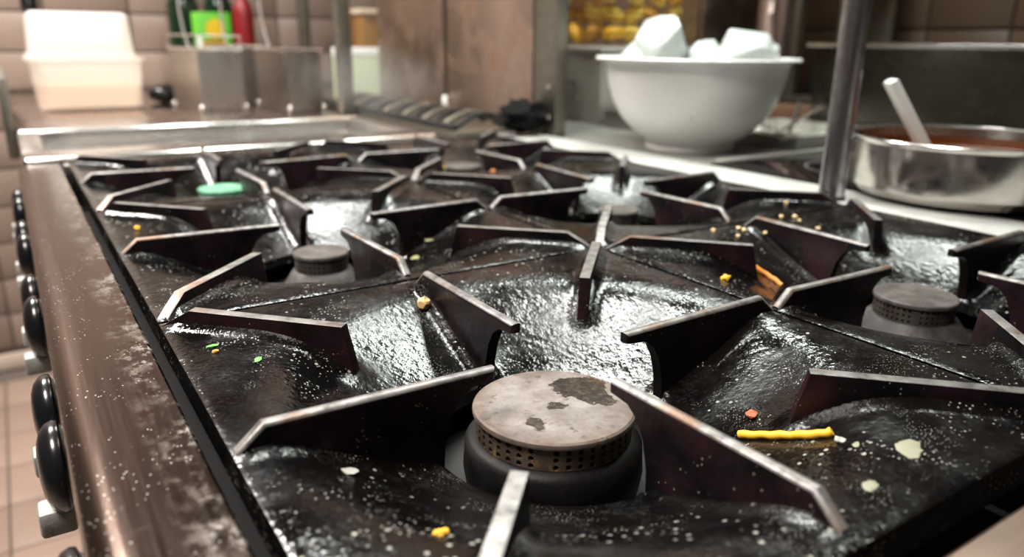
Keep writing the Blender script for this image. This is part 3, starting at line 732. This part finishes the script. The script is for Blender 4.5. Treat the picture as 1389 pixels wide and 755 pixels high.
# tall cabinet and pillar further back
tc = thing('tall_cabinet', 'tall brown-tinted steel cabinet behind the wire basket', 'cabinet', (1.72, 1.62, 0))
MB().box(-0.12, 0.18, -0.17, 0.36, Z0-0.004, 2.2, 0.003).obj('body', M['steel_dirty'], tc)
pl = thing('steel_pillar', 'pinkish steel pillar with a dark slot beside the tall cabinet', 'pillar', (1.66, 1.24, Z0-0.004))
pk = MB().box(-0.03, 0.03, -0.035, 0.05, 0.0, 1.3, 0.003).obj('post', mk_steel('pink_steel', (0.50, 0.37, 0.34), 0.5, (3, 3, 60), 0.2), pl)
cut(pk, -0.04, 0.02, 0.002, 0.018, 0.245, 0.32)
MB().box(0.014, 0.0195, 0.0022, 0.0178, 0.2452, 0.3198).obj('slot', pk.data.materials[0], pl)
sh = thing('open_rack', 'open steel rack of black pots beside the pinkish pillar', 'rack', (1.72, 1.115, Z0-0.004))
for x, y in ((-0.07, -0.07), (0.12, -0.07), (-0.07, 0.06), (0.12, 0.06)): MB().box(x-0.01, x+0.01, y-0.01, y+0.01, 0, 0.8).obj('upright', M['steel_dark'], sh)
for z in (0.03, 0.30, 0.55): MB().box(-0.09, 0.14, -0.085, 0.075, z, z+0.012, 0.002).obj('shelf', M['steel_dark'], sh)
MB().box(0.12, 0.135, -0.08, 0.07, 0.0, 0.8).obj('back_panel', M['steel_dark'], sh)
def pot_(loc, r, h, label):
    m = MB().lathe([(0, 0), (r, 0), (r*1.02, h), (r*1.06, h+0.002), (r*1.0, h+0.003), (r*0.96, 0.004), (0, 0.004)], 40)
    tag(m.obj('black_pot', M['soot'], None, loc), label, 'pot', 'pots on the open rack')
pot_((1.735, 1.11, Z0+0.038), 0.06, 0.09, 'round black pot on the lower shelf of the open rack')
pot_((1.735, 1.11, Z0+0.308), 0.055, 0.12, 'tall black pot on the middle shelf of the open rack')

# ------------------------------------------------------------------ grill frame
gf = thing('grill_station', 'greasy steel grill with upright posts and browned back panels', 'grill', (0, 0, Z0))
# bed on the steel deck
MB().box(0.630, 0.800, 1.125, 1.86, -0.10, 0.004, 0.002).obj('bed', M['steel_dark'], gf)
MB().box(0.795, 0.803, 1.115, 1.455, 0.004, 1.0, 0.001).obj('back_panel', M['steel_dirty'], gf)
MB().box(0.795, 0.803, 1.475, 1.84, 0.004, 1.0, 0.001).obj('back_panel', M['steel_dirty'], gf)
MB().box(0.8035, 0.806, 1.45, 1.48, 0.004, 1.0).obj('seam_strip', M['steel_dark'], gf)
MB().box(0.788, 0.812, 1.028, 1.100, -0.005, 1.0, 0.002).obj('post', M['steel_dark'], gf)
MB().box(0.596, 0.626, 1.60, 1.635, -0.005, 1.0, 0.002).obj('post', M['steel_dark'], gf)
for z in (0.03, 0.085):
    MB().lathe([(0, 0), (0.005, 0), (0.004, 0.003), (0, 0.004)], 16).obj('bolt', M['steel'], gf, (0.7875, 1.05, z), (0, -math.pi/2, 0))
MB().box(0.786, 0.794, 1.452, 1.468, 0.02, 0.045, 0.003).obj('clip', M['white_handle'], gf)
for k in range(14):
    y = 1.17 + 0.048*k
    pts = [(0.655+0.125*u, y, 0.006+0.024*math.sin(math.pi*u)) for u in [q/10 for q in range(11)]]
    MB().tube(pts, 0.0055, 8).obj('grill_bar', M['steel_dark'] if k % 2 else M['soot'], gf)
MB().box(0.632, 0.645, 1.14, 1.85, 0.004, 0.016, 0.002).obj('grill_frame', M['soot'], gf)
m = MB(); m.join(chunk(11, 0.050, 0.042, 0.028, 3, 0.26)); 
tag(m.obj('charred_lump', M['char'], None, (0.742, 1.070, Z0+0.034), (0, 0, 0.5), angle=80), 'black charred lump at the foot of the browned steel panel', 'charred lump')

# ------------------------------------------------------------------ steel basin after the range
bs = thing('steel_basin', 'shallow bright steel basin unit between the range and the far counter', 'basin', (0, 0, 0))
m = MB()
m.box(-0.05, 0.594, 1.122, 1.20, Z0-0.06, Z0+0.004, 0.006, seg=3)
m.obj('near_rim', M['steel_bright'], bs)
MB().box(-0.05, 0.594, 1.500, 1.535, Z0-0.06, Z0+0.004, 0.006, seg=3).obj('far_rim', M['steel_bright'], bs)
MB().box(-0.05, -0.018, 1.2005, 1.4995, Z0-0.06, Z0+0.003, 0.004).obj('side_rim', M['steel'], bs)
MB().box(0.568, 0.594, 1.2005, 1.4995, Z0-0.06, Z0+0.003, 0.004).obj('side_rim', M['steel'], bs)
MB().box(-0.0175, 0.5675, 1.2005, 1.4995, Z0-0.03, Z0-0.022).obj('basin_floor', M['steel_bright'], bs)
MB().box(-0.03, 0.594, 1.125, 1.53, 0.0, Z0-0.06).obj('cabinet', M['steel_dark'], bs)

# ------------------------------------------------------------------ far counter
fc = thing('far_counter', 'brown-tinted polished counter under the tiled wall holding the tub and fry baskets', 'counter')
MB().box(-0.05, 0.592, 1.5365, 2.70, Z0-0.03, Z0, 0.003).obj('worktop', M['counter'], fc)
sc_ = thing('side_counter', 'polished counter under the tiled wall beyond the grill panels', 'counter')
MB().box(0.5925, 1.60, 1.870, 2.70, Z0-0.03, Z0, 0.003).obj('worktop', M['counter'], sc_)
MB().box(0.60, 1.58, 1.88, 2.69, 0.0, Z0-0.03).obj('carcass', M['steel_dark'], sc_)
MB().box(-0.03, 0.590, 1.56, 2.70, 0.0, Z0-0.03).obj('carcass', M['steel_dark'], fc)
MB().box(-0.068, -0.0505, 1.54, 2.05, Z0-0.05, Z0+0.095, 0.003).obj('end_guard', M['steel_dark'], fc)

# plastic tub with a second one upside down on it
TX, TY = 0.112, 1.99
def rbox(sx, sy, r, n=6):
    pts = []
    for cx, cy, a0 in ((sx-r, sy-r, 0), (-sx+r, sy-r, 90), (-sx+r, -sy+r, 180), (sx-r, -sy+r, 270)):
        for k in range(n+1):
            a = math.radians(a0+90*k/n); pts.append((cx+r*math.cos(a), cy+r*math.sin(a)))
    return pts
def loft(m, rings, close_start=True, close_end=True, mi=0):
    rows = []
    for pts, z in rings: rows.append([m.bm.verts.new((x, y, z)) for x, y in pts])
    n = len(rows[0])
    for a, b in zip(rows, rows[1:]):
        for k in range(n): m.bm.faces.new((a[k], a[(k+1)%n], b[(k+1)%n], b[k])).material_index = mi
    if close_start: m.bm.faces.new(rows[0][::-1])
    if close_end: m.bm.faces.new(rows[-1])
def tub(h, b0, b1, name, label, loc, rot, rim=True):
    t = thing(name, label, 'tub', loc, rot)
    m = MB(); d = 0.0025
    loft(m, [(rbox(b0[0]-0.008, b0[1]-0.008, 0.02), 0.0), (rbox(b0[0], b0[1], 0.024), 0.008), (rbox(b1[0], b1[1], 0.028), h),
             (rbox(b1[0]-d, b1[1]-d, 0.027), h), (rbox(b0[0]-d, b0[1]-d, 0.023), 0.010), (rbox(b0[0]-0.01, b0[1]-0.01, 0.02), 0.003)])
    m.obj('tub_wall', M['tub'], t, angle=40)
    m = MB(); loft(m, [(rbox(b1[0]+0.001, b1[1]+0.001, 0.028), h-0.006), (rbox(b1[0]+0.007, b1[1]+0.007, 0.032), h-0.005), (rbox(b1[0]+0.007, b1[1]+0.007, 0.032), h), (rbox(b1[0]+0.001, b1[1]+0.001, 0.028), h)], False, False)
    m.obj('rim', M['tub'], t); return t
tub(0.118, (0.107, 0.080), (0.115, 0.088), 'plastic_tub', 'white translucent plastic tub with yellow fat in the bottom', (TX, TY, Z0+0.0005), (0, 0, 0))
m = MB(); loft(m, [(rbox(0.094, 0.067, 0.018), 0.0), (rbox(0.103, 0.076, 0.020), 0.006), (rbox(0.106, 0.079, 0.022), 0.055)])
tag(m.obj('yellow_fat', M['tub_content'], None, (TX, TY, Z0+0.004)), 'yellow fat lying in the bottom of the white plastic tub', 'food')
tub(0.098, (0.102, 0.072), (0.108, 0.082), 'plastic_tub', 'white translucent plastic tub turned upside down on the other tub', (TX-0.004, TY, Z0+0.2185), (math.pi, 0, 0))

# steel fry boxes with wire hangers
def fry_box(loc, rotz, sx, sy, h, label, hanger=True):
    t = thing('fry_basket', label, 'fry basket', loc, (0, 0, rotz), 'steel fry baskets on the far counter')
    m = MB(); d = 0.0015; x, y = sx/2, sy/2
    m.box(-x, x, -y, y, 0, d); m.box(-x, -x+d, -y, y, d, h); m.box(x-d, x, -y, y, d, h); m.box(-x+d, x-d, -y, -y+d, d, h); m.box(-x+d, x-d, y-d, y, d, h)
    m.obj('box', M['steel'], t)
    MB().tube([(-x, -y, h), (x, -y, h), (x, y, h), (-x, y, h)], 0.0045, 8, loop=True).obj('rim', M['chrome'], t)
    for sx_ in (-1, 1):
        for sy_ in (-1, 1):
            b = bmesh.new(); bmesh.ops.create_uvsphere(b, u_segments=10, v_segments=6, radius=0.006); mm = MB(); mm.join(b); mm.obj('foot_stud', M['chrome'], t, (sx_*(x+0.001), sy_*(y+0.001), 0.0075))
    if hanger:
        MB().tube([(-x, -y, h), (-x, -y, h+0.032), (-x, y, h+0.032), (-x, y, h)], 0.0022, 8).obj('wire_hanger', M['chrome'], t)
        MB().tube([(-x, -y, h+0.032), (x, -y, h+0.030), (x, -y, h)], 0.0022, 8).obj('wire_hanger', M['chrome'], t)
    pts = [(0.0, y, h-0.004), (0.0, y+0.03, h+0.035), (0.006, y+0.06, h+0.085), (0.02, y+0.10, h+0.13)]
    hd = MB().tube(pts, 0.0035, 8).obj('handle_rod', M['chrome'], t)
    MB().tube([(0.02, y+0.10, h+0.13), (0.034, y+0.14, h+0.165), (0.05, y+0.18, h+0.19)], 0.010, 10).obj('handle_grip', M['bakelite'], hd)
    return t
def at_corner(cx, cy, rot, sx, sy):
    c, s_ = math.cos(rot), math.sin(rot); return (cx + c*sx/2 - s_*sy/2, cy + s_*sx/2 + c*sy/2, Z0+0.0012)
fry_box(at_corner(0.3240, 1.785, 0.16, 0.105, 0.18), 0.16, 0.105, 0.18, 0.138, 'steel fry basket with wire hanger beside the white tub')
fry_box(at_corner(0.4400, 1.985, 0.05, 0.110, 0.18), 0.05, 0.110, 0.18, 0.142, 'steel fry basket standing back between two other fry baskets', False)
fry_box(at_corner(0.5050, 1.700, 0.10, 0.085, 0.20), 0.10, 0.085, 0.20, 0.138, 'steel fry basket beside the olive steel grill post', False)
# things by the tiled wall
cn = thing('snack_carton', 'green carton with a yellow round emblem behind the fry baskets', 'carton', (0.485, 2.34, Z0+0.0005))
MB().box(-0.05, 0.05, -0.025, 0.025, 0.0, 0.235, 0.002).obj('box', simple('bright_green_card', (0.10, 0.42, 0.02), 0.5), cn)
MB().box(-0.033, 0.034, -0.0262, -0.0252, 0.0, 0.16).obj('printed_panel', simple('brown_yellow_print', (0.42, 0.26, 0.03), 0.5), cn)
MB().lathe([(0, 0), (0.027, 0), (0.027, 0.001), (0, 0.001)], 32).obj('emblem', simple('yellow_print', (0.75, 0.52, 0.02), 0.5), cn, (0.004, -0.0263, 0.19), (math.pi/2, 0, 0))
MB().box(-0.05, -0.036, -0.0262, -0.0252, 0.12, 0.17).obj('white_patch', simple('white_print', (0.8, 0.82, 0.78), 0.5), cn)
def bottle(loc, r, h, mat, label, cap):
    t = thing('bottle', label, 'bottle', loc)
    MB().lathe([(0, 0), (r, 0), (r*1.02, 0.004), (r*1.02, h*0.72), (r*0.8, h*0.80), (r*0.36, h*0.88), (r*0.34, h*0.97), (0, h*0.97)], 32).obj('body', mat, t)
    MB().lathe([(r*0.35, h*0.93), (r*0.42, h*0.93), (r*0.42, h), (0, h)], 24).obj('cap', cap, t)
dk = simple('dark_green_glass', (0.006, 0.018, 0.008), 0.12); rd = simple('dark_red_plastic', (0.20, 0.008, 0.01), 0.35)
bottle((0.44, 2.50, Z0+0.0005), 0.045, 0.36, dk, 'dark green bottle behind the snack carton, beside the wall', M['bakelite'])
bottle((0.545, 2.50, Z0+0.0005), 0.042, 0.36, dk, 'dark green bottle behind the snack carton, beside the red bottle', M['bakelite'])
bottle((0.600, 2.42, Z0+0.0005), 0.030, 0.33, rd, 'dark red bottle beside the green carton', M['bakelite'])
ld = thing('black_ladle', 'shiny black ladle bowl lying between the tub and the fry baskets', 'ladle', (0.293, 2.09, Z0+0.0005))
b = bmesh.new(); bmesh.ops.create_uvsphere(b, u_segments=28, v_segments=14, radius=1); b.transform(Matrix.Translation((0, 0, 0.024)) @ Matrix.Diagonal((0.04, 0.04, 0.024, 1))); m = MB(); m.join(b); m.obj('ladle_bowl', M['bakelite'], ld, angle=80)
MB().tube([(0.01, 0.035, 0.03), (0.03, 0.12, 0.04), (0.05, 0.24, 0.03)], 0.006, 10).obj('handle', M['bakelite'], ld)
po = thing('olive_post', 'slim olive steel post behind the fry baskets', 'post', (0.80, 2.45, Z0+0.0005))
MB().box(-0.016, 0.016, -0.016, 0.016, 0, 0.9, 0.002).obj('post', M['steel_dark'], po)
MB().box(-0.04, 0.04, -0.04, 0.04, 0, 0.006, 0.001).obj('foot', M['steel_dark'], po)
wb = thing('wooden_shelf_box', 'low wooden box with dark tools and red tops beyond the olive post', 'box', (1.10, 2.45, Z0+0.0005))
MB().box(-0.12, 0.12, -0.06, 0.06, 0.0, 0.245, 0.003).obj('box', simple('amber_wood', (0.24, 0.12, 0.035), 0.5), wb)
MB().box(-0.13, 0.13, -0.07, 0.07, 0.245, 0.262, 0.003).obj('lid', simple('cream_board', (0.62, 0.50, 0.38), 0.5), wb)
cbd = thing('cutting_board', 'pale green cutting board standing behind the olive grill post', 'cutting board', (0.845, 2.05, Z0+0.0005))
MB().box(-0.10, 0.10, -0.008, 0.008, 0.0, 0.118, 0.003).obj('board', simple('pale_green_board', (0.48, 0.55, 0.36), 0.5), cbd)
MB().box(-0.10, 0.10, -0.012, 0.012, 0.118, 0.142, 0.003).obj('white_edge', M['white_handle'], cbd)
# hook on the wall
hk = thing('wall_hook', 'black wall hook on the beige tiles above the plastic tubs', 'hook', (0.045, WY-0.001, Z0+0.275))
MB().box(-0.022, 0.022, -0.012, 0.0, -0.035, 0.05, 0.004).obj('plate', M['bakelite'], hk)
MB().tube([(0, -0.010, 0.02), (0, -0.035, 0.0), (0, -0.045, -0.02), (0, -0.035, -0.035)], 0.006, 8).obj('hook', M['bakelite'], hk)

# ------------------------------------------------------------------ extractor hood with its lamp, ceiling lamp
hd = thing('extractor_hood', 'steel extractor hood hanging from the ceiling above the range', 'hood', (0.60, 0.70, 2.0))
m = MB()
m.box(-0.75, -0.745, -0.95, 0.95, 0, 0.25); m.box(0.745, 0.75, -0.95, 0.95, 0, 0.25); m.box(-0.745, 0.745, -0.95, -0.945, 0, 0.25); m.box(-0.745, 0.745, 0.945, 0.95, 0, 0.25); m.box(-0.75, 0.75, -0.95, 0.95, 0.25, 0.256)
m.obj('canopy', M['steel_dark'], hd)
MB().box(-0.2, 0.2, -0.3, 0.3, 0.256, 0.70).obj('duct', M['steel'], hd)
for x, y in ((-0.22, 0.16), (0.38, 0.02)):
    lh = MB().box(x-0.08, x+0.08, y-0.48, y+0.48, 0.0, 0.03, 0.004).obj('lamp_housing', M['white_handle'], hd)
    MB().box(x-0.03, x+0.03, 0.0, 0.3, 0.03, 0.25).obj('lamp_stem', M['steel'], lh)
for y, lab in ((2.05, 'square white ceiling lamp over the aisle near the tiled far wall'), (0.25, 'square white ceiling lamp over the aisle beside the range')):
    cl = thing('ceiling_lamp', lab, 'lamp', (-0.55 if y > 1 else -0.75, y, 2.7), group='ceiling lamps')
    MB().box(-0.32, 0.32, -0.32, 0.32, -0.10, 0.0, 0.004).obj('housing', M['white_handle'], cl)
    MB().box(-0.30, 0.30, -0.30, 0.30, -0.112, -0.10, 0.003).obj('diffuser', M['white_handle'], cl)

# thin cooking smoke drifting over the near corner of the grill
t = NT('thin_smoke'); t.t.nodes.remove(t.b)
gr = t.n('ShaderNodeTexCoord').outputs['Object']
ln = t.n('ShaderNodeVectorMath', operation='LENGTH'); t.put(ln.inputs[0], gr)
fall = t.ramp(ln.outputs['Value'], [(0.2, 1.0), (1.0, 0.0)])
den = t.math('MULTIPLY', t.math('MULTIPLY', fall, t.ramp(t.noise(14, 4, 0.6), [(0.35, 0.1), (0.65, 1.0)])), 2.4)
vs = t.n('ShaderNodeVolumeScatter', i_Color=(0.95, 0.93, 0.90, 1), i_Density=den, i_Anisotropy=0.2)
t.t.links.new(vs.outputs[0], t.t.nodes['Material Output'].inputs['Volume'])
b = bmesh.new(); bmesh.ops.create_icosphere(b, subdivisions=3, radius=1.0); m = MB(); m.join(b)
sm = m.obj('smoke', t.m, None, (0.57, 1.36, Z0+0.085), angle=80); sm.scale = (0.15, 0.22, 0.078)
tag(sm, 'thin grey cooking smoke drifting over the corner of the greasy grill', 'smoke'); sm['kind'] = 'stuff'
